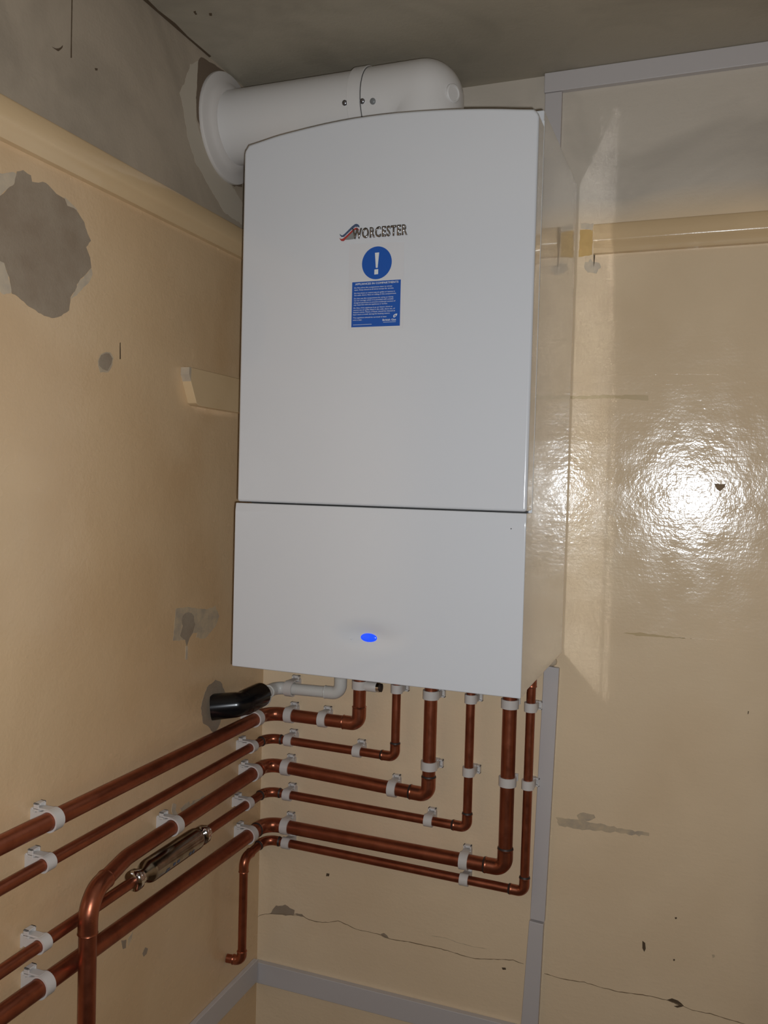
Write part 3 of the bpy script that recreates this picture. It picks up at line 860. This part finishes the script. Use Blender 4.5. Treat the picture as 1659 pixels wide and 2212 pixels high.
slope = [(-.4495, 0), (-.4985, .00738), (-.5500, .02778), (-.6030, .00591), (-.6665, -.00664)]
def zl(i, y):       # height of a left wall pipe at y
    return slope[i][0] - slope[i][1] * (PB - y)
lc = [(i, y, zl(i, y)) for i, y in enumerate((1.428, 1.413, 1.424, 1.402, 1.412))]
for i, y, z in lc:
    clip(Lf(y, z), YA, nl, ZA, rr_[i], 'white clip on the %s pipe, left wall side of the room corner' % ordn[i])
lc = [(i, y, zl(i, y)) for i, y in ((0, .889), (1, .880), (3, .874), (4, .876))]
for i, y, z in lc:
    clip(Lf(y, z), YA, nl, ZA, rr_[i], 'white clip on the %s pipe at the left edge of the photo' % ordn[i])
clip(Lf(1.166, zl(2, 1.166)), YA, nl, ZA, RK, 'white clip above the chrome cylinder, on the third pipe')

# ------------------------------------------------------------------ condensate pipe and black elbow
WR = .0108
pipe('white plastic waste pipe above the copper pipes, running to the black elbow',
     [(-.772, 1.404, -.4000), (-.772, 1.472, -.3975), (-.6375, 1.472, -.3940), (-.6375, 1.472, -.2880)], [.018, .016], WR, {1: .034, 2: .033},
     name='waste_pipe', m=M_pvc, mf=M_pvc)
clip((-.7425, 1.472, 1.6 - .3965), XA, nb, ZA, WR + .0012, 'white clip gripping the white plastic waste pipe', stand=.035)
be = thing('rubber_elbow', (XW, 1.335, 1.2), 'shiny black bent rubber elbow plugged into the hole in the left wall', 'pipe elbow')
bm = bmesh.new()
pth = fillet([(-.7725, 1.412, 1.2015), (-.7735, 1.345, 1.1990), (XW - .002, 1.322, 1.1935)], .016, 14)
n = len(pth)
sweep(bm, pth, [.0225 if 0 < i < 2 else (.0208 + .0030 * abs(i / (n - 1) - .45) + (.0012 if i == n - 1 else 0)) for i in range(n)], 36)
link_mesh('elbow_body', bm, M_black, be, smooth=True)
bm = bmesh.new()
lathe_along(bm, (-.7725, 1.4085, 1.2003), (0, 1, .04), [(0, .0205), (.0006, .0222), (.0040, .0222), (.0052, .019), (.0052, .011)], 40)
link_mesh('rim', bm, M_pvc, be, smooth=True)['label'] = 'thin white rim at the mouth'

# little white valve stub under the boiler
vs = thing('valve_stub', (-.5870, PB, 1.2235), 'small white stub with a chrome tip sticking out right of the first riser clip', 'valve')
bm = bmesh.new(); lathe_along(bm, (-.5885, PB, 1.2240), (1, 0, 0), [(0, .0088), (.002, .0092), (.021, .0092), (.022, .0085)], 28)
link_mesh('stub_body', bm, M_clip, vs, smooth=True)
bm = bmesh.new(); lathe_along(bm, (-.5665, PB, 1.2240), (1, 0, 0), [(0, .0088), (.0055, .0088), (.006, .0080)], 28)
link_mesh('tip', bm, M_chrome, vs, smooth=True)
bm = bmesh.new(); lathe_along(bm, (-.5605, PB, 1.2240), (1, 0, 0), [(0, .0078), (.0035, .0078), (.004, .006)], 28)
link_mesh('end_cap', bm, M_solder, vs, smooth=True)

# chrome in-line scale reducer on the fourth pipe
zi = 1.6 + zl(3, 1.15)
ih = thing('inline_cylinder', (PL, 1.15, zi), 'chrome in-line cylinder with nuts at both ends, threaded on the fourth pipe', 'pipe fitting')
bm = bmesh.new()
lathe_along(bm, (PL, 1.078, zi + .0002), (0, 1, .0059), [(0, .0100), (.006, .0102), (.010, .0125), (.016, .0165), (.020, .0178), (.024, .0182), (.145, .0182), (.152, .0176), (.158, .0130), (.163, .0104), (.172, .0104)], 40)
link_mesh('body', bm, M_inhib, ih, smooth=True)
for y, d in ((1.058, 1), (1.241, 1)):
    bm = bmesh.new()
    lathe_along(bm, (PL, y, zi), (0, 1, .0059), [(0, .0100), (.0015, .0140), (.004, .0160), (.011, .0160), (.013, .0150), (.0145, .0128), (.020, .0124), (.0215, .0100)], 6 if False else 24)
    link_mesh('compression_nut', bm, M_chrome, ih, smooth=True)
bm = bmesh.new()
for (ya, yb, t0, t1) in ((1.122, 1.131, -.62, -.18), (1.139, 1.146, -.30, -.05), (1.150, 1.157, -.30, -.05), (1.184, 1.190, -.4, -.1), (1.193, 1.199, -.4, -.1)):
    q = []
    for t in (t0, (t0 + t1) / 2, t1):
        q.append(t)
    for a, b in zip(q, q[1:]):
        vsx = [bm.verts.new((PL + .01835 * math.cos(t), y, zi + .018 * 0 + .01835 * math.sin(t))) for y, t in ((ya, a), (yb, a), (yb, b), (ya, b))]
        bm.faces.new(vsx)
link_mesh('printed_marks', bm, M_swblue, ih)['kind'] = 'stuff'
